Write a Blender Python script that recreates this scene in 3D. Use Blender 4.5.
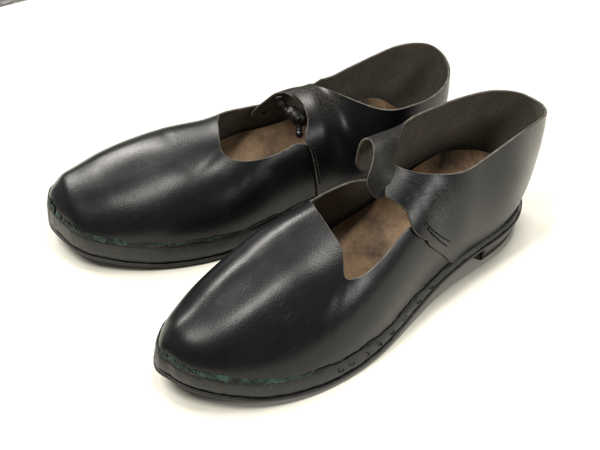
import bpy, math, random
import numpy as np
from mathutils import Vector, Matrix

SC = bpy.context.scene
for o in list(bpy.data.objects):
    bpy.data.objects.remove(o)
COL = SC.collection

# ------------------------------------------------------------------ camera
cam_d = bpy.data.cameras.new('camera')
cam = bpy.data.objects.new('camera', cam_d)
COL.objects.link(cam)
cam.location = (0, 0, 0.32494)
cam.rotation_euler = (math.radians(90 - 39), 0, 0)
cam_d.sensor_width = 36.0
cam_d.lens = 36.0 * 740 / 600
cam_d.clip_start = 0.01
cam_d.clip_end = 50
SC.camera = cam

# ------------------------------------------------------------------ light
W = bpy.data.worlds.new('World')
SC.world = W
W.use_nodes = True
bg = W.node_tree.nodes['Background']
bg.inputs[0].default_value = (1.0, 0.97, 0.92, 1)
bg.inputs[1].default_value = 0.13


def area(name, loc, target, sx, sy, power, col):
    d = bpy.data.lights.new(name, 'AREA')
    d.shape = 'RECTANGLE'
    d.size, d.size_y = sx, sy
    d.energy = power
    d.color = col
    o = bpy.data.objects.new(name, d)
    COL.objects.link(o)
    o.location = loc
    o.rotation_euler = (Vector(target) - Vector(loc)).to_track_quat('-Z', 'Y').to_euler()
    return o


area('ceiling_lamp', (-1.30, 1.85, 1.55), (-.1, .4, 0), 1.5, 0.20, 52, (1, .97, .91))
o_ = area('ceiling_lamp', (-0.66, 0.12, 1.65), (-.55, .1, 0), 0.9, 0.18, 22, (1, .97, .91))
o_.rotation_euler = (0, 0, math.radians(42))
area('ceiling_lamp', (0.38, 0.95, 1.90), (0.05, .38, 0), 0.55, 0.8, 38, (1, .965, .90))
area('ceiling_lamp', (2.30, -0.75, 1.35), (0.05, .3, 0), 0.5, 0.9, 26, (1, .98, .95))

SC.view_settings.view_transform = 'Standard'
SC.view_settings.look = 'None'
SC.view_settings.exposure = -0.06
SC.view_settings.gamma = 1.0

# ------------------------------------------------------------------ materials


def mat(name):
    m = bpy.data.materials.new(name)
    m.use_nodes = True
    nt = m.node_tree
    return m, nt, nt.nodes['Principled BSDF']


def N(nt, t, **kw):
    n = nt.nodes.new(t)
    for k, v in kw.items():
        if hasattr(n, k):
            setattr(n, k, v)
        else:
            n.inputs[k.replace('_', ' ')].default_value = v
    return n


def ramp(nt, stops):
    r = nt.nodes.new('ShaderNodeValToRGB')
    e = r.color_ramp.elements
    while len(e) < len(stops):
        e.new(0.5)
    for i, (p, c) in enumerate(stops):
        e[i].position = p
        e[i].color = c if len(c) == 4 else (*c, 1)
    return r


def leather(name, base, worn, rough=(.30, .50), bump=.25, scuff=.55, spec=.5, rub_sheen=None):
    m, nt, b = mat(name)
    L = nt.links.new
    tc = N(nt, 'ShaderNodeTexCoord')
    big = N(nt, 'ShaderNodeTexNoise', Scale=28.0, Detail=5.0, Roughness=.6)
    L(tc.outputs['Object'], big.inputs['Vector'])
    # thin scratches: stretched noise
    mp = N(nt, 'ShaderNodeMapping')
    mp.inputs['Scale'].default_value = (130, 620, 260)
    mp.inputs['Rotation'].default_value = (0, 0, .6)
    L(tc.outputs['Object'], mp.inputs['Vector'])
    scr = N(nt, 'ShaderNodeTexNoise', Scale=1.0, Detail=4.0, Roughness=.65)
    L(mp.outputs['Vector'], scr.inputs['Vector'])
    sr = ramp(nt, [(.56, (0, 0, 0)), (.74, (1, 1, 1))])
    L(scr.outputs['Fac'], sr.inputs['Fac'])
    br = ramp(nt, [(.42, (0, 0, 0)), (.72, (1, 1, 1))])
    L(big.outputs['Fac'], br.inputs['Fac'])
    mul = N(nt, 'ShaderNodeMath', operation='MULTIPLY')
    L(sr.outputs['Color'], mul.inputs[0])
    L(br.outputs['Color'], mul.inputs[1])
    mix = N(nt, 'ShaderNodeMixRGB')
    mix.inputs[1].default_value = (*base, 1)
    mix.inputs[2].default_value = (*worn, 1)
    sc = N(nt, 'ShaderNodeMath', operation='MULTIPLY')
    sc.inputs[1].default_value = scuff
    L(mul.outputs[0], sc.inputs[0])
    L(sc.outputs[0], mix.inputs[0])
    # cloudy second tone
    mix2 = N(nt, 'ShaderNodeMixRGB', blend_type='MULTIPLY')
    mix2.inputs[0].default_value = .55
    L(mix.outputs[0], mix2.inputs[1])
    cl = ramp(nt, [(.3, (.55, .55, .58)), (.7, (1.35, 1.32, 1.25))])
    big2 = N(nt, 'ShaderNodeTexNoise', Scale=45.0, Detail=6.0)
    L(tc.outputs['Object'], big2.inputs['Vector'])
    L(big2.outputs['Fac'], cl.inputs['Fac'])
    L(cl.outputs['Color'], mix2.inputs[2])
    col_out = mix2.outputs[0]
    if rub_sheen:  # pale speckled patch: wear on far shoe, scuffs and painted highlight on near
        (cx_, cy_, cz_), rad, colr, amt = rub_sheen
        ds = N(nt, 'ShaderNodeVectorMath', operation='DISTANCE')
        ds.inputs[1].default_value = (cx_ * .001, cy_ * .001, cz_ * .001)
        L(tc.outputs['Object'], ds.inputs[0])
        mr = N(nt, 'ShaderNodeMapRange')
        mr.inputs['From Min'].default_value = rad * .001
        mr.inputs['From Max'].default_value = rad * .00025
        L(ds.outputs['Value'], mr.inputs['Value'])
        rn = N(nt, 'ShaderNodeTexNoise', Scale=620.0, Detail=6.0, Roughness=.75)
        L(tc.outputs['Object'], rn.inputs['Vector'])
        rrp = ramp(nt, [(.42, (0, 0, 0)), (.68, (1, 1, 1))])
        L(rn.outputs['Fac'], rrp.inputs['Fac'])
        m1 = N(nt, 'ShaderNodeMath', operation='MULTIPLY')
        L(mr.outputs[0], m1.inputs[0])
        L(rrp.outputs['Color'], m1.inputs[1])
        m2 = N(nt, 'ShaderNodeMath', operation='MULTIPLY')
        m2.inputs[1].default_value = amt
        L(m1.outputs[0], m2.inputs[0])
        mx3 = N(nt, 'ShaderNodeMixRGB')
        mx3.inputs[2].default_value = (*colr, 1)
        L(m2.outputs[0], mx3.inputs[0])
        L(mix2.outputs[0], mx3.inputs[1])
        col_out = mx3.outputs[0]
    L(col_out, b.inputs['Base Color'])
    rr = N(nt, 'ShaderNodeMapRange')
    rr.inputs['To Min'].default_value = rough[0]
    rr.inputs['To Max'].default_value = rough[1]
    add = N(nt, 'ShaderNodeMath', operation='ADD')
    L(big.outputs['Fac'], add.inputs[0])
    L(mul.outputs[0], add.inputs[1])
    rr.inputs['From Min'].default_value = .3
    rr.inputs['From Max'].default_value = .95
    L(add.outputs[0], rr.inputs['Value'])
    L(rr.outputs[0], b.inputs['Roughness'])
    b.inputs['Specular IOR Level'].default_value = spec
    # grain: voronoi pores plus fine noise plus scratches
    vor = N(nt, 'ShaderNodeTexVoronoi', Scale=900.0)
    vor.feature = 'F1'
    L(tc.outputs['Object'], vor.inputs['Vector'])
    fn = N(nt, 'ShaderNodeTexNoise', Scale=1300.0, Detail=3.0, Roughness=.7)
    L(tc.outputs['Object'], fn.inputs['Vector'])
    wv = N(nt, 'ShaderNodeTexNoise', Scale=60.0, Detail=3.0)
    L(tc.outputs['Object'], wv.inputs['Vector'])
    b1 = N(nt, 'ShaderNodeBump', Strength=bump * .55, Distance=.0004)
    L(vor.outputs['Distance'], b1.inputs['Height'])
    b2 = N(nt, 'ShaderNodeBump', Strength=bump, Distance=.0004)
    L(fn.outputs['Fac'], b2.inputs['Height'])
    L(b1.outputs['Normal'], b2.inputs['Normal'])
    b3 = N(nt, 'ShaderNodeBump', Strength=bump * .22, Distance=.0012)
    L(wv.outputs['Fac'], b3.inputs['Height'])
    L(b2.outputs['Normal'], b3.inputs['Normal'])
    b4 = N(nt, 'ShaderNodeBump', Strength=bump * .4, Distance=.0004)
    L(sr.outputs['Color'], b4.inputs['Height'])
    L(b3.outputs['Normal'], b4.inputs['Normal'])
    L(b4.outputs['Normal'], b.inputs['Normal'])
    return m


def mottled(name, stops, scale, rough=.8, bump=.3, dist=.0006, fine=400.0, spec=.3):
    m, nt, b = mat(name)
    L = nt.links.new
    tc = N(nt, 'ShaderNodeTexCoord')
    n1 = N(nt, 'ShaderNodeTexNoise', Scale=scale, Detail=7.0, Roughness=.62)
    L(tc.outputs['Object'], n1.inputs['Vector'])
    r = ramp(nt, stops)
    L(n1.outputs['Fac'], r.inputs['Fac'])
    n2 = N(nt, 'ShaderNodeTexNoise', Scale=fine, Detail=4.0, Roughness=.7)
    L(tc.outputs['Object'], n2.inputs['Vector'])
    mx = N(nt, 'ShaderNodeMixRGB', blend_type='MULTIPLY')
    mx.inputs[0].default_value = .5
    L(r.outputs['Color'], mx.inputs[1])
    r2 = ramp(nt, [(.3, (.55, .55, .55)), (.7, (1.3, 1.3, 1.3))])
    L(n2.outputs['Fac'], r2.inputs['Fac'])
    L(r2.outputs['Color'], mx.inputs[2])
    L(mx.outputs[0], b.inputs['Base Color'])
    b.inputs['Roughness'].default_value = rough
    b.inputs['Specular IOR Level'].default_value = spec
    bp = N(nt, 'ShaderNodeBump', Strength=bump, Distance=dist)
    L(n2.outputs['Fac'], bp.inputs['Height'])
    L(bp.outputs['Normal'], b.inputs['Normal'])
    return m


M = {}
M['leather'] = leather('black_leather', (.0065, .0072, .0088), (.10, .10, .098), rough=(.24, .41), bump=.13, scuff=.07, spec=.30)
M['strap'] = leather('worn_black_leather', (.015, .0145, .0135), (.13, .12, .10), rough=(.33, .52), bump=.2, scuff=.35, spec=.28)
M['lining'] = mottled('dark_lining', [(.3, (.090, .083, .069)), (.55, (.118, .107, .087)), (.75, (.145, .128, .100))], 60, rough=.75, bump=.35)
M['cut_edge'] = mottled('cut_leather_edge', [(.3, (.035, .032, .027)), (.7, (.13, .12, .10))], 160, rough=.6, bump=.3)
M['insole'] = mottled('brown_insole', [(.34, (.022, .017, .013)), (.43, (.11, .072, .044)), (.55, (.215, .140, .082)), (.74, (.33, .22, .13))], 26, rough=.72, bump=.4)
M['welt'] = leather('grey_black_welt', (.014, .0145, .0135), (.11, .107, .096), rough=(.36, .55), bump=.45, scuff=.6)
M['sole'] = leather('dark_sole_edge', (.014, .014, .014), (.10, .10, .09), rough=(.35, .55), bump=.4)
M['heel'] = leather('grey_heel_leather', (.10, .097, .088), (.25, .24, .22), rough=(.36, .6), bump=.5, scuff=.8)
M['wax'] = mottled('green_waxed_thread', [(.36, (.006, .008, .008)), (.50, (.010, .022, .018)), (.66, (.046, .098, .072))], 110, rough=.6, bump=.6, dist=.001)
M['cord'] = mottled('black_thread', [(.3, (.010, .010, .010)), (.7, (.035, .034, .031))], 200, rough=.6, bump=.5)
M['bead'] = leather('polished_black', (.012, .012, .012), (.1, .1, .1), rough=(.16, .25), bump=.1, scuff=.2, spec=.7)


def paper_mat():
    m, nt, b = mat('white_paper')
    L = nt.links.new
    tc = N(nt, 'ShaderNodeTexCoord')
    n1 = N(nt, 'ShaderNodeTexNoise', Scale=9.0, Detail=5.0)
    L(tc.outputs['Object'], n1.inputs['Vector'])
    r = ramp(nt, [(.3, (.825, .81, .725)), (.7, (.855, .84, .76))])
    L(n1.outputs['Fac'], r.inputs['Fac'])
    L(r.outputs['Color'], b.inputs['Base Color'])
    b.inputs['Roughness'].default_value = .6
    b.inputs['Specular IOR Level'].default_value = .25
    f = N(nt, 'ShaderNodeTexNoise', Scale=700.0, Detail=3.0)
    L(tc.outputs['Object'], f.inputs['Vector'])
    bp = N(nt, 'ShaderNodeBump', Strength=.12, Distance=.0003)
    L(f.outputs['Fac'], bp.inputs['Height'])
    L(bp.outputs['Normal'], b.inputs['Normal'])
    return m


M['paper'] = paper_mat()
M['table'] = mottled('dark_speckled_tabletop', [(.35, (.02, .02, .021)), (.5, (.06, .058, .056)), (.68, (.17, .165, .16))], 90, rough=.5, bump=.2, fine=260.0)

# ------------------------------------------------------------------ mesh helpers
MM = 0.001


def link(name, verts, faces, mats, parent=None, smooth=True, midx=None):
    me = bpy.data.meshes.new(name)
    me.from_pydata([tuple(v) for v in verts], [], [tuple(f) for f in faces])
    for m in mats:
        me.materials.append(m)
    if midx is not None:
        me.polygons.foreach_set('material_index', midx)
    if smooth:
        me.polygons.foreach_set('use_smooth', [True] * len(me.polygons))
    me.update()
    o = bpy.data.objects.new(name, me)
    COL.objects.link(o)
    if parent is not None:
        o.parent = parent
    return o


class Spl:
    """natural cubic spline through (t, values)"""

    def __init__(s, t, y):
        s.t = np.asarray(t, float)
        y = np.asarray(y, float)
        s.y = y
        n = len(s.t)
        h = np.diff(s.t)
        A = np.zeros((n, n))
        r = np.zeros((n,) + y.shape[1:])
        A[0, 0] = A[-1, -1] = 1
        for i in range(1, n - 1):
            A[i, i - 1] = h[i - 1]
            A[i, i] = 2 * (h[i - 1] + h[i])
            A[i, i + 1] = h[i]
            r[i] = 3 * ((y[i + 1] - y[i]) / h[i] - (y[i] - y[i - 1]) / h[i - 1])
        c = np.linalg.solve(A, r)
        s.c = c
        s.h = h

    def __call__(s, x):
        x = np.asarray(x, float)
        x = np.clip(x, s.t[0], s.t[-1])
        i = np.clip(np.searchsorted(s.t, x, side='right') - 1, 0, len(s.t) - 2)
        d = x - s.t[i]
        h = s.h[i]
        if s.y.ndim > 1:
            d = d[..., None]
            h = h[..., None]
        a = s.y[i]
        b = (s.y[i + 1] - a) / h - h * (2 * s.c[i] + s.c[i + 1]) / 3
        e = (s.c[i + 1] - s.c[i]) / (3 * h)
        return a + b * d + s.c[i] * d ** 2 + e * d ** 3


def pch(t, y):
    """monotone (pchip-like) interpolant of scalars"""
    t = np.asarray(t, float)
    y = np.asarray(y, float)
    h = np.diff(t)
    dl = np.diff(y) / h
    m = np.zeros(len(t))
    for i in range(1, len(t) - 1):
        if dl[i - 1] * dl[i] > 0:
            w1 = 2 * h[i] + h[i - 1]
            w2 = h[i] + 2 * h[i - 1]
            m[i] = (w1 + w2) / (w1 / dl[i - 1] + w2 / dl[i])
    m[0] = dl[0]
    m[-1] = dl[-1]

    def f(x):
        x = np.clip(np.asarray(x, float), t[0], t[-1])
        i = np.clip(np.searchsorted(t, x, side='right') - 1, 0, len(t) - 2)
        u = (x - t[i]) / h[i]
        return ((1 + 2 * u) * (1 - u) ** 2 * y[i] + u * (1 - u) ** 2 * h[i] * m[i]
                + u * u * (3 - 2 * u) * y[i + 1] + u * u * (u - 1) * h[i] * m[i + 1])
    return f


def sdf_poly(P, poly):
    """signed distance (inside negative)"""
    P = np.asarray(P, float)
    poly = np.asarray(poly, float)
    d = np.full(len(P), 1e9)
    ins = np.zeros(len(P), bool)
    n = len(poly)
    for i in range(n):
        a = poly[i]
        b = poly[(i + 1) % n]
        e = b - a
        w = P - a
        t = np.clip((w @ e) / max(e @ e, 1e-12), 0, 1)
        d = np.minimum(d, np.hypot(*(w - t[:, None] * e).T))
        c1 = (a[1] <= P[:, 1]) & (b[1] > P[:, 1])
        c2 = (b[1] <= P[:, 1]) & (a[1] > P[:, 1])
        cr = e[0] * w[:, 1] - e[1] * w[:, 0]
        ins ^= (c1 & (cr > 0)) | (c2 & (cr < 0))
    return np.where(ins, -d, d)


def grid_clip(V, nu, nv, g=None):
    """V (nu*nv,3) grid -> verts, faces, keeping g>=0"""
    V = list(map(np.asarray, V))
    faces = []
    cache = {}
    for i in range(nu - 1):
        for j in range(nv - 1):
            q = [i * nv + j, (i + 1) * nv + j, (i + 1) * nv + j + 1, i * nv + j + 1]
            if g is None:
                faces.append(q)
                continue
            gq = [g[k] for k in q]
            if all(x >= 0 for x in gq):
                faces.append(q)
            elif any(x > 0 for x in gq):
                out = []
                for k in range(4):
                    a, b = q[k], q[(k + 1) % 4]
                    if g[a] >= 0:
                        out.append(a)
                    if (g[a] >= 0) != (g[b] >= 0):
                        key = (min(a, b), max(a, b))
                        if key not in cache:
                            s, e = key
                            t = g[s] / (g[s] - g[e])
                            cache[key] = len(V)
                            V.append(V[s] + (V[e] - V[s]) * t)
                        out.append(cache[key])
                if len(out) >= 3:
                    faces.append(out)
    # weld coincident, drop unused
    V = np.array(V)
    key = {}
    mp = np.zeros(len(V), int)
    NV = []
    for f in faces:
        for k in f:
            kk = tuple(np.round(V[k], 3))
            if kk not in key:
                key[kk] = len(NV)
                NV.append(V[k])
            mp[k] = key[kk]
    F = []
    for f in faces:
        r = []
        for k in f:
            if not r or mp[k] != r[-1]:
                r.append(int(mp[k]))
        if len(r) > 1 and r[0] == r[-1]:
            r.pop()
        if len(set(r)) >= 3:
            F.append(r)
    return np.array(NV), F


def vnormals(V, F):
    n = np.zeros_like(V)
    for f in F:
        p = V[f]
        c = np.zeros(3)
        for k in range(1, len(f) - 1):
            c += np.cross(p[k] - p[0], p[k + 1] - p[0])
        for k in f:
            n[k] += c
    return n / np.maximum(np.linalg.norm(n, axis=1), 1e-9)[:, None]


def shell(name, V, F, thick, mats, parent, smooth_iter=0):
    """leather sheet: outer face (mat 0), inner face (mat 1), rounded cut edge (mat 2). thickness goes inwards."""
    if smooth_iter:
        V = relax(V, F, smooth_iter)
    n = vnormals(V, F)
    nV = len(V)
    inner = V - n * thick
    verts = [V, inner]
    faces = [list(f) for f in F] + [[k + nV for k in reversed(f)] for f in F]
    midx = [0] * len(F) + [1] * len(F)
    ec = {}
    for f in F:
        for k in range(len(f)):
            a, b = f[k], f[(k + 1) % len(f)]
            if (b, a) in ec:
                del ec[(b, a)]
            else:
                ec[(a, b)] = 1
    # rim
    base = 2 * nV
    rim = {}
    rv = []
    edges = list(ec)
    outd = np.zeros((nV, 3))
    for a, b in edges:
        d = np.cross(V[b] - V[a], n[a] + n[b])
        for k in (a, b):
            outd[k] += d
    for a, b in edges:
        for k in (a, b):
            if k not in rim:
                rim[k] = base + len(rv)
                o = outd[k] / max(np.linalg.norm(outd[k]), 1e-9)
                r = thick * .32
                rv += [V[k], V[k] + o * r * .75 - n[k] * thick * .18, V[k] + o * r - n[k] * thick * .5,
                       V[k] + o * r * .75 - n[k] * thick * .82, inner[k]]
    for a, b in edges:
        for s in range(4):
            faces.append([rim[b] + s, rim[a] + s, rim[a] + s + 1, rim[b] + s + 1])
            midx.append(2)
    allv = np.vstack([*verts, np.array(rv)]) if rv else np.vstack(verts)
    return link(name, allv * MM, faces, mats, parent, True, midx)


def relax(V, F, it):
    nb = {}
    ec = {}
    for f in F:
        for k in range(len(f)):
            a, b = f[k], f[(k + 1) % len(f)]
            nb.setdefault(a, set()).add(b)
            nb.setdefault(b, set()).add(a)
            e = (min(a, b), max(a, b))
            ec[e] = ec.get(e, 0) + 1
    bd = set()
    for (a, b), c in ec.items():
        if c == 1:
            bd |= {a, b}
    idx = [k for k in nb if k not in bd]
    V = V.copy()
    for _ in range(it):
        W_ = V.copy()
        for k in idx:
            W_[k] = V[k] * .5 + .5 * np.mean(V[list(nb[k])], axis=0)
        V = W_
    return V


def tube_mesh(P, R, seg=8, closed=False):
    """verts, faces of a tube along P (n,3) with radii R"""
    P = np.asarray(P, float)
    n = len(P)
    R = np.broadcast_to(np.asarray(R, float), (n,))
    V, F = [], []
    T = np.gradient(P, axis=0)
    T /= np.maximum(np.linalg.norm(T, axis=1), 1e-9)[:, None]
    up = np.array([0, 0, 1.0])
    if abs(T[0] @ up) > .9:
        up = np.array([1.0, 0, 0])
    u = np.cross(T[0], up)
    u /= np.linalg.norm(u)
    for i in range(n):
        u = u - T[i] * (u @ T[i])
        u /= np.linalg.norm(u)
        w = np.cross(T[i], u)
        for k in range(seg):
            a = 2 * math.pi * k / seg
            V.append(P[i] + R[i] * (u * math.cos(a) + w * math.sin(a)))
    for i in range(n - 1):
        for k in range(seg):
            k2 = (k + 1) % seg
            F.append([i * seg + k, i * seg + k2, (i + 1) * seg + k2, (i + 1) * seg + k])
    F.append(list(range(seg))[::-1])
    F.append([(n - 1) * seg + k for k in range(seg)])
    return V, F


def blob(c, ax, seg=8, rings=6):
    """ellipsoid with axes ax (3x3 rows scaled)"""
    V, F = [], []
    for i in range(rings + 1):
        th = math.pi * i / rings
        for k in range(seg):
            a = 2 * math.pi * k / seg
            d = np.array([math.sin(th) * math.cos(a), math.sin(th) * math.sin(a), math.cos(th)])
            V.append(c + d @ ax)
    for i in range(rings):
        for k in range(seg):
            k2 = (k + 1) % seg
            F.append([i * seg + k, (i + 1) * seg + k, (i + 1) * seg + k2, i * seg + k2])
    return V, F


class Acc:
    def __init__(s):
        s.V, s.F = [], []

    def add(s, vf):
        b = len(s.V)
        s.V += [np.asarray(v) for v in vf[0]]
        s.F += [[k + b for k in f] for f in vf[1]]

    def build(s, name, m, parent):
        return link(name, np.array(s.V) * MM, s.F, [m], parent)


def smst(a, b, x):
    t = np.clip((x - a) / (b - a), 0, 1)
    return t * t * (3 - 2 * t)


# ------------------------------------------------------------------ the shoe
class Shoe:
    def __init__(s, cfg):
        s.c = cfg
        s.n = cfg.get('n', 2.3)
        ol = np.array(cfg['outline'], float)          # sole edge, starting at toe tip, near side first, round the heel and back
        m = len(ol)
        pts = np.vstack([ol[-3:], ol, ol[:4]])
        ch = np.concatenate([[0], np.cumsum(np.linalg.norm(np.diff(pts, axis=0), axis=1) ** .5)])
        sp = Spl(ch, pts)
        t0, t1 = ch[3], ch[3 + m]
        dense = sp(np.linspace(t0, t1, 1601)[:-1])
        s.sole = dense                                # closed, 1600 pts
        s.i_heel = int(np.argmax(dense[:, 0]))
        i_toe = int(np.argmin(dense[:, 0]))
        if i_toe > 800:
            dense = np.roll(dense, -i_toe, axis=0)
        else:
            dense = np.roll(dense, -i_toe, axis=0)
        s.sole = dense
        s.i_heel = int(np.argmax(dense[:, 0]))
        s.sn = s.onormals(dense)
        up = dense - s.sn * cfg.get('inset', 2.7)      # foot of the upper
        s.up = up
        j = int(np.argmin(up[:, 0]))
        up = np.roll(up, -j, axis=0)
        hh = int(np.argmax(up[:, 0]))
        near, far = up[:hh + 1], up[hh:][::-1]
        far = np.vstack([up[:1], far])
        s.xt = up[0, 0]
        s.near = near
        s.far = far
        s.zb = pch(*zip(*cfg['zb']))
        s.ridge = pch(*zip(*cfg['ridge']))
        s.yrid = pch(*zip(*cfg['yridge']))
        w_ = cfg['welt']
        s.welt = pch([-10, 75, 115, 150, 190, 300], [w_, w_, w_ * .82, 6.8, 4.2, 3.6])
        s.outs = cfg.get('outsole', 3.4)

    @staticmethod
    def onormals(P):
        T = np.roll(P, -1, axis=0) - np.roll(P, 1, axis=0)
        T /= np.linalg.norm(T, axis=1)[:, None]
        # order: toe -> near side (y<0) -> heel -> far : counter-clockwise, outward normal = (ty,-tx)
        return np.stack([T[:, 1], -T[:, 0]], 1)

    def zf(s, x):
        return s.zb(x) + s.outs + s.welt(x) - 1.0

    def ynear(s, x):
        return np.interp(x, s.near[:, 0], s.near[:, 1])

    def yfar(s, x):
        return np.interp(x, s.far[:, 0], s.far[:, 1])

    def section(s, x, q, off=0.0):
        """last surface: x station, q in [-1,1] (near foot -1, ridge 0, far foot +1)"""
        x = np.asarray(x, float)
        q = np.asarray(q, float)
        a = (1 - np.abs(q)) * math.pi / 2
        yn, yf, zf = s.ynear(x), s.yfar(x), s.zf(x)
        # ridge leans with the toe cap
        k = np.clip((x - s.xt) / s.c.get('cap', 15.0), 0, 1)
        kk = np.sqrt(np.clip(1 - (1 - k) ** 2, 0, 1))
        mid = .5 * (yn + yf)
        yr = mid + (s.yrid(x) - mid) * kk
        zr = zf + (s.ridge(x) - zf) * np.where(x < s.xt + s.c.get('cap', 15.0), kk ** .85, 1.0)
        p = 2 / (s.n - s.c.get('peak', .45) * (1 - smst(20, 105, x)))
        cy = np.cos(a) ** p
        sz = np.sin(a) ** p
        hw = np.where(q < 0, yr - yn, yf - yr)
        bul = s.c.get('bulge', 2.0) * np.sin(np.clip(a / (math.pi / 2), 0, 1) * math.pi) * smst(5, 60, x)
        y = yr + np.sign(q) * (hw * cy + bul)
        z = zf + (zr - zf) * sz
        return np.stack([x + 0 * y, y, z], -1)

    def q_of(s, x, y):
        qs = np.linspace(-1, 1, 801)
        ys = s.section(np.full(801, float(x)), qs)[:, 1]
        if y < s.yrid(x):
            m = qs <= 0
        else:
            m = qs >= 0
        return float(qs[m][np.argmin(np.abs(ys[m] - y))])

    def t_of(s, x, y, z):
        ts = np.linspace(0, 1, 401)
        P = s.quarter_pt(np.full(401, float(x)), ts)
        return float(ts[np.argmin((P[:, 1] - y) ** 2 + (P[:, 2] - z) ** 2)])

    def quarter_pt(s, w, t):
        """perimeter coordinate w, height fraction t (0 foot, 1 top line)"""
        F = s.QF(w)
        T = s.QT(w)
        zf = s.zf(F[..., 0])
        side = np.where(w < 300, -1.0, 1.0)
        # rear wall
        d = np.stack([s.QF(w + .5)[..., 0] - s.QF(w - .5)[..., 0], s.QF(w + .5)[..., 1] - s.QF(w - .5)[..., 1]], -1)
        d /= np.maximum(np.linalg.norm(d, axis=-1), 1e-9)[..., None]
        out = np.stack([d[..., 1], -d[..., 0]], -1)
        b = s.c.get('qbulge', 4.0) * 4 * t * (1 - t) * (1.25 - .5 * t)
        rx = F[..., 0] + (T[..., 0] - F[..., 0]) * t + out[..., 0] * b
        ry = F[..., 1] + (T[..., 1] - F[..., 1]) * t + out[..., 1] * b
        rz = zf + (T[..., 2] - zf) * t
        R = np.stack([rx, ry, rz], -1)
        # front, over the instep
        x = F[..., 0] + (T[..., 0] - F[..., 0]) * t
        zr = s.ridge(x)
        fr = np.clip((T[..., 2] - s.zf(x)) / (zr - s.zf(x)), 0.02, 0.9995)
        am = np.arcsin(fr ** (s.n / 2))
        a = am * t
        q = side * (1 - a / (math.pi / 2))
        Fp = s.section(x, q)
        n_off = s.c.get('qoff', 2.0)
        # push out from the vamp
        cen = np.stack([x, s.yrid(x), s.zf(x) + 5], -1)
        dv = Fp - cen
        dv[..., 0] = 0
        dv /= np.maximum(np.linalg.norm(dv, axis=-1), 1e-9)[..., None]
        Fp = Fp + dv * n_off
        k = smst(s.c['blend'][0], s.c['blend'][1], x)[..., None]
        return Fp * (1 - k) + R * k


def ring_surface(rings, closed_caps=(None, None)):
    """rings: list of (n,3) closed loops"""
    n = len(rings[0])
    V = np.vstack(rings)
    F = []
    for i in range(len(rings) - 1):
        for k in range(n):
            k2 = (k + 1) % n
            F.append([i * n + k, i * n + k2, (i + 1) * n + k2, (i + 1) * n + k])
    return V, F


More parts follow.
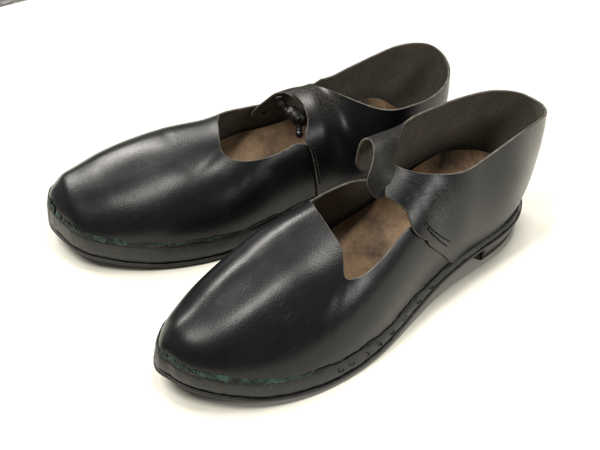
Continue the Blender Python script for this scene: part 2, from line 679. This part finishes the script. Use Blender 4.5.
def make_shoe(cfg):
    s = Shoe(cfg)
    c = cfg
    rng = random.Random(c['seed'])
    root = bpy.data.objects.new('leather_shoe', None)
    root.empty_display_size = .03
    COL.objects.link(root)
    root['label'] = c['label']
    root['category'] = 'shoe'
    root['group'] = 'pair of black leather shoes'

    # ---------------- outsole and welt
    P = s.sole[::4]
    n = len(P)
    On = s.sn[::4]
    x0, x1 = P[:, 0].min(), P[:, 0].max()
    xm = np.clip(P[:, 0], x0 + 24, x1 - 24)
    ym = .5 * (np.interp(xm, s.near[:, 0], s.near[:, 1]) + np.interp(xm, s.far[:, 0], s.far[:, 1]))
    mid = np.stack([xm, ym], 1)

    def ring(off, dz, toward=0.0):
        q = (P + On * off) * (1 - toward) + mid * toward
        return np.column_stack([q, s.zb(np.clip(q[:, 0], 0, 400)) + dz])
    o, wv = s.outs, s.welt(P[:, 0])
    wob = np.array([0.35 * math.sin(k * .21 + c['seed']) + .25 * math.sin(k * .53) for k in range(n)])[:, None]

    def wring(off, dz, tw=0):
        r = ring(off, dz, tw)
        r[:, :2] += On * wob * .6
        r[:, 2:] += wob * .5
        r[:, :2] += On * np.array([rng.uniform(-.22, .22) for _ in range(n)])[:, None]
        return r
    rings = [ring(0, 0.2, 1), ring(-6, .2, .5), ring(-2.0, .1), ring(-.6, .25), ring(.3, .9), ring(.8, o * .5), ring(.7, o - .5), ring(.1, o - .1), ring(-2.5, o), ring(-6, o, .5), ring(0, o, 1)]
    V, F = ring_surface(rings)
    link('outsole', V * MM, [f[::-1] for f in F], [M['sole']], root)
    rings = [ring(-6, o + .1, .5), wring(-2.2, o + .1), wring(-.9, o + .3), wring(-.35, o + 1.0), wring(-.05, o + wv * .25), wring(-.3, o + wv * .45), wring(-.9, o + wv * .66), wring(-1.5, o + wv * .85), wring(-2.4, o + wv), wring(-5.0, o + wv + .1), ring(-8, o + wv - .5, .3)]
    V, F = ring_surface(rings)
    welt = link('welt', V * MM, [f[::-1] for f in F], [M['welt']], root)

    # awl marks on the welt
    acc = Acc()
    for xq in c['marks']:
        i = int(np.argmin(np.abs(P[:n // 2, 0] - xq)))
        ctr = np.array([*(P[i] + On[i] * -.2), s.zb(P[i, 0]) + o + wv[i] * .55])
        tg = np.array([-On[i][1], On[i][0], 0])
        a0 = rng.uniform(0, 6)
        pts = [ctr + tg * 1.6 * math.cos(a0 + k * .42) + np.array([0, 0, min(1.4, wv[i] * .2)]) * math.sin(a0 + k * .42) + np.array([*On[i], 0]) * .1 for k in range(11)]
        acc.add(tube_mesh(pts, .32, 5))
    acc.build('awl_mark', M['cord'], welt)

    # ---------------- insole, cupped up the side walls by wear
    rings = []
    zc, ze = pch(*zip(*c['ins_mid'])), pch(*zip(*c['ins_edge']))
    ins = pch([-10, 60, 100, 170, 210, 300], [2.5, 3.5, 5, 4.5, 3.0, 2.2])
    side = np.where(On[:, 1] > 0, 1.0, .55)
    for tw in np.linspace(0, 1, 26) ** 1.5:
        q = (s.up[::4] - On * ins(s.up[::4, 0])[:, None]) * (1 - tw) + mid * tw
        z0 = zc(q[:, 0])
        z = z0 + (ze(s.up[::4, 0]) - z0) * side * (1 - tw) ** 2.4
        z = z + .5 * np.sin(q[:, 0] * .16 + 1) * np.sin(q[:, 1] * .2)
        rings.append(np.column_stack([q, z]))
    V, F = ring_surface(rings)
    link('insole', V * MM, F, [M['insole']], root)

    # ---------------- vamp
    nx, nq = 150, 151
    xe = c['vamp_end']
    k = np.linspace(0, 1, nx)
    xs = s.xt + .02 + (xe - s.xt) * (k ** 1.75)
    qs = np.linspace(-1, 1, nq)
    X, Q = np.meshgrid(xs, qs, indexing='ij')
    V = s.section(X.ravel(), Q.ravel())
    # creases and dents left by wear
    V[:, 2] += .25 * np.sin(V[:, 0] * .13 + V[:, 1] * .09) * (1 - np.abs(Q.ravel()))
    for (ax_, ay_, bx_, by_, wd, amp) in c['dents']:
        a2, b2 = np.array([ax_, ay_]), np.array([bx_, by_])
        e2 = b2 - a2
        w2 = V[:, :2] - a2
        u2 = np.clip(w2 @ e2 / (e2 @ e2), 0, 1)
        d2 = np.linalg.norm(w2 - u2[:, None] * e2, axis=1)
        V[:, 2] += amp * np.exp(-(d2 / wd) ** 2) * (.35 + .65 * np.sin(np.clip(u2, .02, .98) * math.pi)) * smst(0, .12, 1 - np.abs(Q.ravel()))
    poly = [(x, s.q_of(x, y)) for x, y in c['throat_xy']] + c['throat_wings']
    sharp = set(range(1))
    poly = [np.array(p, float) for p in poly]
    first = poly[0].copy()
    for _ in range(2):
        new = []
        for a in range(len(poly)):
            p, q = poly[a], poly[(a + 1) % len(poly)]
            if a == 0:
                new.append(p)
            else:
                new.append(p * .75 + q * .25)
            if a + 1 < len(poly):
                new.append(p * .25 + q * .75)
        poly = new
    poly = np.array(poly)
    sc_ = np.array([1 / 60., 1.0])
    g = sdf_poly(np.stack([X.ravel(), Q.ravel()], 1) * sc_, poly * sc_)
    V, F = grid_clip(V, nx, nq, g)
    F = [f[::-1] for f in F]
    nrm = vnormals(V, F)
    kk = np.argmax(V[:, 2])
    if nrm[kk, 2] < 0:
        F = [f[::-1] for f in F]
    vamp = shell('vamp', V, F, 1.6, [M['leather'], M['lining'], M['cut_edge']], root, smooth_iter=4)

    # ---------------- quarter
    qc = np.array(c['quarter'], float)   # w, Fx(unused), Tx, Ty, Tz ; foot taken from the upper outline
    w_ = qc[:, 0]
    s.QF = Spl(w_, qc[:, 1:3])
    s.QT = Spl(w_, qc[:, 3:6])
    f0 = pch(*zip(*c['front_near']))
    f1 = pch(*zip(*c['front_far']))
    nu, nt_ = 260, 60
    U = np.linspace(0, 1, nu)
    Tt = np.linspace(0, 1, nt_)
    WW = np.zeros((nu, nt_))
    TT = np.zeros((nu, nt_))
    for j, t in enumerate(Tt):
        WW[:, j] = f0(t) + (f1(t) - f0(t)) * U
        TT[:, j] = t
    V = s.quarter_pt(WW.ravel(), TT.ravel())
    ww_, tt_ = WW.ravel(), TT.ravel()
    fade = smst(0, .1, np.repeat(U, nt_)) * smst(0, .1, 1 - np.repeat(U, nt_))
    V[:, 2] += fade * tt_ ** 2 * (.12 * np.sin(ww_ * .085) + .12 * np.sin(ww_ * .21 + c['seed']))
    V[:, 1] += fade * (.45 * np.sin(ww_ * .12 + tt_ * 3.0) + .25 * np.sin(ww_ * .05 + tt_ * 9.0 + 1)) * np.sin(tt_ * math.pi)
    V, F = grid_clip(V, nu, nt_)
    V = relax(V, F, 6)
    nrm = vnormals(V, F)
    kk = np.argmax(V[:, 0])
    if nrm[kk, 0] < 0:
        F = [f[::-1] for f in F]
    qm = leather('rub_sheen_black_leather', (.0065, .0072, .0088), (.10, .10, .098), rough=(.24, .41), bump=.14, scuff=.14, spec=.30, rub_sheen=c['rub_sheen'])
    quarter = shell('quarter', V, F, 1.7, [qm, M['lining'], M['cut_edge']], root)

    # seam stitches on the quarter
    acc = Acc()
    for (w0, t0, w1, t1, cnt) in c['stitch_rows']:
        for k in range(cnt):
            u = (k + .5) / cnt
            du = .36 / cnt
            pts = []
            for e in (-1, -.5, 0, .5, 1):
                uu = u + e * du
                w, t = w0 + (w1 - w0) * uu, t0 + (t1 - t0) * uu
                p = s.quarter_pt(np.array([w]), np.array([t]))[0]
                pa = s.quarter_pt(np.array([w + .5]), np.array([t]))[0]
                pb = s.quarter_pt(np.array([w]), np.array([t + .01]))[0]
                nn = np.cross(pa - p, pb - p)
                nn /= np.linalg.norm(nn)
                if nn[1] > 0:
                    nn = -nn
                pts.append(p + nn * (.55 - .5 * abs(e)) + rng.uniform(-.1, .1))
            acc.add(tube_mesh(pts, .42, 6))
    acc.build('seam_stitching', M['cord'], quarter)

    # ---------------- instep strap (latchet)
    Fe = np.array(c['strap_front'], float)
    Re = np.array(c['strap_rear'], float)
    tt = np.linspace(0, 1, len(Fe))
    sf, sr = Spl(tt, Fe), Spl(tt, Re)
    nu, nv = 70, 34
    V = []
    pq = []
    t_lo = c.get('strap_t', .35)
    for u in np.linspace(0, 1, nu):
        a, b = sf(np.array(u)), sr(np.array(u))
        k = 1 - smst(0, .34, u)
        for v in np.linspace(0, 1, nv):
            p = a + (b - a) * v + np.array([0, 0, c.get('strap_bow', 1.5)]) * math.sin(v * math.pi) * (1 - k)
            if k > 0:
                a0, b0 = sf(np.array(0.)), sr(np.array(0.))
                tq = t_lo + (c.get('strap_top', 1.0) - t_lo) * v
                q0 = s.quarter_pt(np.array([float(f1(tq)) - .8]), np.array([tq]))[0]
                p = p + (q0 - (a0 + (b0 - a0) * v)) * k
            V.append(p)
            pq.append((u, v))
    pq = np.array(pq)
    g = np.full(len(pq), 1.0)
    for (hu, hv, ru, rv) in c.get('strap_holes', []):
        g = np.minimum(g, np.hypot((pq[:, 0] - hu) / ru, (pq[:, 1] - hv) / rv) - 1)
    if c.get('strap_round'):
        uu = np.clip((pq[:, 0] - .86) / .14, 0, 1)
        g = np.minimum(g, 1.0 - (uu ** 2 + (np.abs(pq[:, 1] - .5) / .505) ** 2 * (uu > 0)))
    V, F = grid_clip(V, nu, nv, g)
    nrm = vnormals(V, F)
    kk = np.argmax(V[:, 2])
    if nrm[kk, 2] < 0:
        F = [f[::-1] for f in F]
    strap = shell('instep_strap', V, F, 1.7, [M['strap'], M['lining'], M['cut_edge']], root)

    # ---------------- feather seam: waxed thread round the toe, dark cord along the rest
    U4 = s.up
    ua = s.onormals(U4)
    acc = Acc()
    cord = Acc()
    m = len(U4)
    arc = np.concatenate([[0], np.cumsum(np.linalg.norm(np.diff(np.vstack([U4, U4[:1]]), axis=0), axis=1))])
    tot = arc[-1]
    jt = int(np.argmin(U4[:, 0]))
    a_toe = arc[jt]

    def at(sarc):
        v = sarc % tot
        i = int(np.searchsorted(arc, v)) % m
        return U4[i], ua[i]
    lo, hi = c['wax']
    d = lo
    while d < hi:
        L_ = rng.uniform(1.6, 2.9)
        p, nn = at(a_toe + d)
        z = s.zf(p[0]) + 1.9 + .5 * math.sin(d * .23) + rng.uniform(-.35, .35)
        t3 = np.array([-nn[1], nn[0], 0])
        n3 = np.array([*nn, .3])
        n3 /= np.linalg.norm(n3)
        t3 = t3 + np.array([0, 0, rng.uniform(.1, .9)])
        t3 /= np.linalg.norm(t3)
        b3 = np.cross(t3, n3)
        b3 /= np.linalg.norm(b3)
        sz = .75 + .35 * math.sin(d * .09 + c['seed']) + rng.uniform(-.15, .2)
        if rng.random() < .04:
            d += L_
            continue
        ax = np.array([t3 * L_ * .72, b3 * 2.8 * sz, n3 * .6])
        acc.add(blob(np.array([*p, z]) - n3 * .05, ax, 9, 6))
        d += L_ * rng.uniform(.72, .95)
    acc.build('waxed_stitching', M['wax'], root)
    pts = []
    for d in np.arange(hi - 4, hi + c['cord_len'], 1.2):
        p, nn = at(a_toe + d)
        z = s.zf(p[0]) + 1.4 + .9 * math.sin(d * .16) + .4 * math.sin(d * .41)
        pts.append(np.array([*(p + nn * .35), z]))
    cord.add(tube_mesh(pts, [.55 + .15 * math.sin(k * 1.3) for k in range(len(pts))], 6))
    cord.build('seam_cord', M['cord'], root)

    # ---------------- heel of stacked lifts
    hx = c['heel_x']
    hz = float(s.zb(hx + 15))
    keep = P[:, 0] >= hx
    HP = P[keep]
    HN = On[keep]
    nl = c.get('lifts', 2)
    heel_root = None
    for li in range(nl):  # top piece first
        zt, zl = hz * (1 - li / nl), hz * (1 - (li + 1) / nl)
        ins = -1.2 - 1.1 * li + rng.uniform(-.4, .4)
        body = HP + HN * ins
        # breast: slightly hollow line across
        a, b = body[-1], body[0]
        br = []
        for k in np.linspace(0, 1, 16)[1:-1]:
            p = a + (b - a) * k
            br.append([p[0] + 4.0 * math.sin(math.pi * k) + (2.0 * li), p[1]])
        loop = np.vstack([body, br])
        cen = loop.mean(axis=0)

        def rg(sc, z):
            q = cen + (loop - cen) * sc
            if z is None:
                z = 0
            return np.column_stack([q, np.full(len(q), z)])
        top_is_sole = li == 0
        e = .45
        R_ = [rg(.02, zl + .05), rg(.9, zl + .05), rg(.985, zl + .05), rg(1.0, zl + e), rg(1.0, zt - e), rg(.985, zt), rg(.9, zt), rg(.02, zt)]
        if top_is_sole:
            for r in R_[4:]:
                r[:, 2] = s.zb(r[:, 0]) + (.3 if r is not R_[4] else -.1)
        V, F = ring_surface(R_)
        F = [f[::-1] for f in F]
        nrm = vnormals(V, F)
        kk = np.argmax(V[:, 0])
        if nrm[kk, 0] < 0:
            F = [f[::-1] for f in F]
        if li == 0:
            heel_root = link('heel', V * MM, F, [M['heel']], root)
        else:
            link('heel_lift', V * MM, F, [M['heel'] if li % 2 == 0 else M['sole']], heel_root)

    if c.get('lace'):
        lc = c['lace']
        acc = Acc()
        for pts, r in lc['thongs']:
            tsp = Spl(np.linspace(0, 1, len(pts)), np.array(pts, float))
            acc.add(tube_mesh(tsp(np.linspace(0, 1, 26)), [r * (1 + .06 * math.sin(k * .7)) for k in range(26)], 8))
        lace = acc.build('leather_lace', M['strap'], root)
        acc = Acc()
        tg_, tr_ = lc['toggle']
        tsp = Spl(np.linspace(0, 1, len(tg_)), np.array(tg_, float))
        rsp = pch(np.linspace(0, 1, len(tr_)), tr_)
        acc.add(tube_mesh(tsp(np.linspace(0, 1, 22)), rsp(np.linspace(0, 1, 22)), 18))
        from mathutils import noise as mn
        acc.V = [np.asarray(v) + (np.asarray(v) - np.mean(np.array(tg_), axis=0)) * .28 * mn.noise(Vector(v) * .42) for v in acc.V]
        acc.build('lace_toggle', M['strap'], lace)
        acc = Acc()
        for ctr, r in lc['knots']:
            acc.add(blob(np.array(ctr, float), np.eye(3) * np.array(r)[:, None], 14, 10))
        acc.build('lace_knot', M['bead'], lace)

    root.location = (*c['origin'], 0)
    root.rotation_euler = (0, 0, math.radians(c['yaw']))
    return root, s


near_cfg = dict(
    seed=3, rub_sheen=((171, -23, 71), 24, (.17, .17, .165), .26), welt=10.0, peak=.5, origin=(-0.07238246, 0.25874203), yaw=35.045,  # patch paints the quarter's highlight into its colour, broken up as pale scuffs
    label='black leather shoe nearer the viewer, on the right, its instep strap an empty loop',
    outline=[(-2, 6), (0, -2), (3, -10), (10, -20), (26, -34), (45, -44), (71, -50), (105, -49), (135, -41.5), (174, -31), (208, -27), (235, -24),
             (258, -16), (274, -3), (280, 9), (276, 21), (262, 31), (237, 36), (208, 36), (174, 34), (135, 38), (105, 41.5), (71, 43), (45, 40), (26, 35), (10, 25), (2, 16)],
    zb=[(-10, 11), (0, 10), (20, 6), (45, 2.5), (80, .3), (110, .5), (150, 4.5), (190, 9.5), (215, 12), (300, 13.5)],
    ridge=[(-5, 32.5), (5, 33.5), (12, 36), (20, 39), (38, 47.5), (56, 54.5), (71, 60), (105, 68), (130, 74), (150, 81), (170, 88), (195, 94), (300, 96)],
    yridge=[(-5, 4), (20, 6), (40, 8), (80, 10), (110, 10), (140, 8), (170, 5), (200, 5), (300, 5)],
    throat_xy=[(112, 25), (108, 12), (105, -2), (104.2, -12), (103.6, -17), (101.2, -22), (98, -26.5), (96, -30), (96.6, -32), (100.2, -33.3), (107.5, -34.3), (117.8, -32.4), (128.2, -30), (138.5, -27), (147.8, -25.6)],
    throat_wings=[(165, -.6), (184, -.85), (260, -.97), (260, .97), (188, .93), (172, .72), (150, .52), (126, .37)],
    ins_mid=[(-5, 22), (30, 16), (70, 14), (110, 18), (150, 24), (200, 30), (290, 31)],
    ins_edge=[(-5, 26), (40, 22), (80, 20), (110, 23), (150, 35), (200, 51), (225, 52), (248, 47), (268, 40), (290, 34)],
    dents=[(22, -13, 80, -20, 9, .7), (28, -3, 98, -2, 8, -.5), (96, -30, 60, -30, 6, -.6), (98, -36, 120, -38, 7, .7), (60, -33, 88, -38, 8, .5), (93, -33, 74, -46, 1.6, -.35), (97, -36, 84, -48, 1.4, -.3), (90, -28, 66, -38, 1.8, -.3), (104, -38, 98, -48, 1.5, -.25), (60, 12, 66, 34, 2, -.25), (84, 8, 88, 34, 2, -.25)],
    vamp_end=190,
    blend=(160, 205), qbulge=3.5, qoff=2.2,
    #        w    Fx   Fy    Tx   Ty   Tz
    quarter=[(130, 130, -41, 130, -10, 80),
             (150, 150, -36, 150, 1, 83.5),
             (173, 173, -29.5, 173, -17, 80.5),
             (203, 203, -25, 203, -20.5, 81),
             (233, 233, -22, 238, -17.5, 86),
             (257, 256, -14, 265, -11, 84),
             (280, 272, -2, 283, -2, 80),
             (300, 277.5, 9, 290, 10, 79),
             (320, 273, 21, 286, 22, 81),
             (343, 259, 30, 273, 31, 84),
             (367, 235, 34, 248, 34.5, 87),
             (397, 203, 33.5, 210, 32.5, 90),
             (427, 173, 31.5, 180, 27, 90),
             (450, 150, 33, 150, 18, 80),
             (475, 125, 37, 125, 20, 70)],
    front_near=[(0, 187), (.058, 182), (.163, 174.5), (.28, 162.5), (.36, 153.8), (.43, 149), (.51, 146.4), (.56, 146.4), (.61, 146.8), (.69, 145.2), (.77, 142.8), (.825, 141), (.865, 142.8), (.915, 146.5), (1, 151)],
    front_far=[(0, 424), (.35, 428), (.7, 415), (1, 398)],
    stitch_rows=[(154.5, .455, 174, .262, 10), (156, .475, 177.5, .29, 10)],
    strap_front=[(174, 32.5, 48), (158, 29, 60), (150, 29, 70), (149, 28.5, 79), (150.5, 28, 88), (152.5, 25, 93.3), (151, 17, 95.5), (146, 9, 93), (140, 4, 88), (135.5, 1.5, 82.5), (134, -1, 76)],
    strap_rear=[(202, 33, 90), (198, 32.2, 90.4), (193, 31, 90.8), (188, 28.8, 91.2), (183, 26, 91.7), (178, 22, 92), (171, 16, 92), (162, 8, 90), (152, -1, 86), (146, -6, 79), (141, -9, 71)],
    strap_round=True,
    strap_bow=.8,
    marks=(80, 89, 99, 110, 122, 135, 149, 164), wax=(-38, 88), cord_len=120, heel_x=216,
)

far_cfg = dict(
    seed=8, rub_sheen=((186, 4, 79), 36, (.12, .105, .082), .5), welt=13.5, peak=.55, origin=(-0.16459057, 0.38772003), yaw=21.008,
    label='black leather shoe farther back, on the left, with a knotted lace in its instep loop',
    outline=[(-3, 10), (-3, 0), (-1, -9), (9, -30), (22, -42), (51, -55), (83, -61), (107, -60), (135, -53), (170, -42), (205, -37), (235, -34.5),
             (262, -27), (279, -15), (285.5, -3), (281, 10), (266, 20), (240, 24), (205, 25), (170, 27), (135, 33), (105, 38), (75, 40), (45, 39), (25, 36), (9, 29), (0, 20)],
    zb=[(-10, 11), (0, 10), (20, 6), (45, 2.5), (80, .3), (110, .5), (150, 4.5), (190, 9.5), (215, 12), (300, 13.5)],
    cap=14.0, ridge=[(-5, 35), (5, 38), (12, 42), (20, 45), (38, 52), (75, 60), (110, 63), (130, 68), (150, 73), (165, 77), (172, 78), (190, 77.5), (215, 82), (300, 86)],
    yridge=[(-5, 8), (20, 8), (40, 7), (80, 4), (110, 1), (140, 3), (165, 12), (192, 12), (215, 4), (300, 2)],
    throat_xy=[(123, 18), (119.5, 8), (115.2, -7), (111.8, -20), (111.8, -27), (114, -32), (119.5, -36), (127, -38), (137.2, -38), (152.5, -34.5), (164.5, -31)],
    throat_wings=[(178, -.70), (190, -.9), (260, -.97), (260, .97), (196, .93), (182, .72), (158, .50), (136, .40)],
    ins_mid=[(-5, 22), (30, 16), (70, 14), (110, 18), (150, 24), (200, 30), (290, 31)],
    ins_edge=[(-5, 26), (40, 22), (80, 24), (110, 30), (150, 40), (200, 48), (240, 50), (268, 36), (290, 32)],
    dents=[(25, -14, 85, -20, 10, -.5), (113, -20, 95, -30, 8, -.5), (118, -30, 100, -50, 1.7, -.3), (112, -24, 88, -40, 1.6, -.3), (84, -2, 78, 22, 2, -.25), (128, -40, 118, -55, 1.5, -.3)],
    vamp_end=194,
    blend=(180, 222), qbulge=3.5, qoff=2.0,
    quarter=[(140, 140, -50, 140, -12, 70),
             (168, 168, -40, 168, 11, 76.8),
             (190, 190, -37, 192, 11, 76.2),
             (207, 207, -34.5, 208, -12, 72),
             (226, 226, -32.5, 228, -31, 68.5),
             (246, 246, -29, 249, -31, 68),
             (266, 263, -24, 270, -23, 67.5),
             (284, 278, -12, 287, -11, 71),
             (300, 283, -3, 292.5, 0, 77),
             (318, 279, 9, 289, 11, 84),
             (342, 262, 18.5, 274, 20, 88),
             (366, 238, 22, 250, 23.5, 84),
             (396, 206, 23, 208, 21, 73),
             (420, 180, 24, 185, 18, 72),
             (460, 140, 31, 140, 18, 66)],
    front_near=[(0, 175), (.077, 174.3), (.15, 173.6), (.26, 172.6), (.372, 171.3), (.448, 169.8), (.505, 168.5), (.568, 169.8), (.62, 172), (.70, 173.6), (.80, 173.5), (.91, 172), (1, 170.5)],
    front_far=[(0, 432), (.35, 436), (.7, 420), (1, 404)],
    stitch_rows=[(172.1, .425, 176, .09, 9)],
    strap_front=[(158, 29, 34), (149, 25, 43), (146, 23, 51), (150, 22, 57.5), (157, 19.5, 64), (163, 14, 71.5), (168, 6, 75.3), (172, -4, 74.5), (175, -12, 70)],
    strap_rear=[(198, 22, 68.5), (195, 21.5, 69.2), (192, 20.5, 70), (190, 19, 71), (189, 17, 71.8), (189, 12, 73.3), (189, 5, 73.8), (188, -4, 73), (187, -12, 69.5)],
    strap_top=.9,
    strap_holes=[(.155, .14, .024, .05)],
    marks=(150,), wax=(-40, 130), cord_len=60, heel_x=222,
    lace=dict(thongs=[([(165, 10, 71), (165.5, 8, 67), (167, 4, 63), (170, 0, 61)], 2.9),
                      ([(176, -8, 70), (175.5, -9, 66), (174, -10, 61)], 2.0),
                      ([(172, -8, 60), (171, -12, 57), (170, -15, 54)], 2.0)],
              toggle=([(168.6, 3.6, 62), (169, 2.8, 62), (169.6, 1, 62), (171, -2, 61.7), (172.5, -7, 61), (173.6, -10.5, 60.4), (174.1, -12.2, 60.1), (174.3, -13, 60)], [.6, 2.9, 4.4, 5.2, 5.3, 4.6, 2.9, .6]),
              knots=[((170, -15.5, 53.5), (2.7, 2.8, 2.7))]),
)

# ------------------------------------------------------------------ setting: dark tabletop with the white paper


def slab(name, x0, x1, y0, y1, z0, z1, m, nx=1):
    V = [(x, y, z) for z in (z0, z1) for y in (y0, y1) for x in (x0, x1)]
    F = [(0, 2, 3, 1), (4, 5, 7, 6), (0, 1, 5, 4), (2, 6, 7, 3), (0, 4, 6, 2), (1, 3, 7, 5)]
    return link(name, V, F, [m], None, smooth=False)


tb = slab('tabletop', -1.6, 1.6, -.8, 1.6, -.045, -.004, M['table'])
tb['kind'] = 'structure'
d = np.array([.7885, .6150])
nrm2 = np.array([.6150, -.7885])
e0 = np.array([-.3280, .7815])
Vp = []
for zz in (-.0036, 0.0):
    for a_, b_ in ((-1.25, 0), (.75, 0), (.75, 1.45), (-1.25, 1.45)):
        q_ = e0 + d * a_ + nrm2 * b_
        Vp.append((q_[0], q_[1], zz))
Fp = [(0, 1, 2, 3), (7, 6, 5, 4), (0, 4, 5, 1), (1, 5, 6, 2), (2, 6, 7, 3), (3, 7, 4, 0)]
pp = link('paper_sheet', Vp, Fp, [M['paper']], None, smooth=False)
pp['label'] = 'large plain white sheet of card lying flat under both shoes'
pp['category'] = 'paper'

r1, s1 = make_shoe(near_cfg)
r2, s2 = make_shoe(far_cfg)
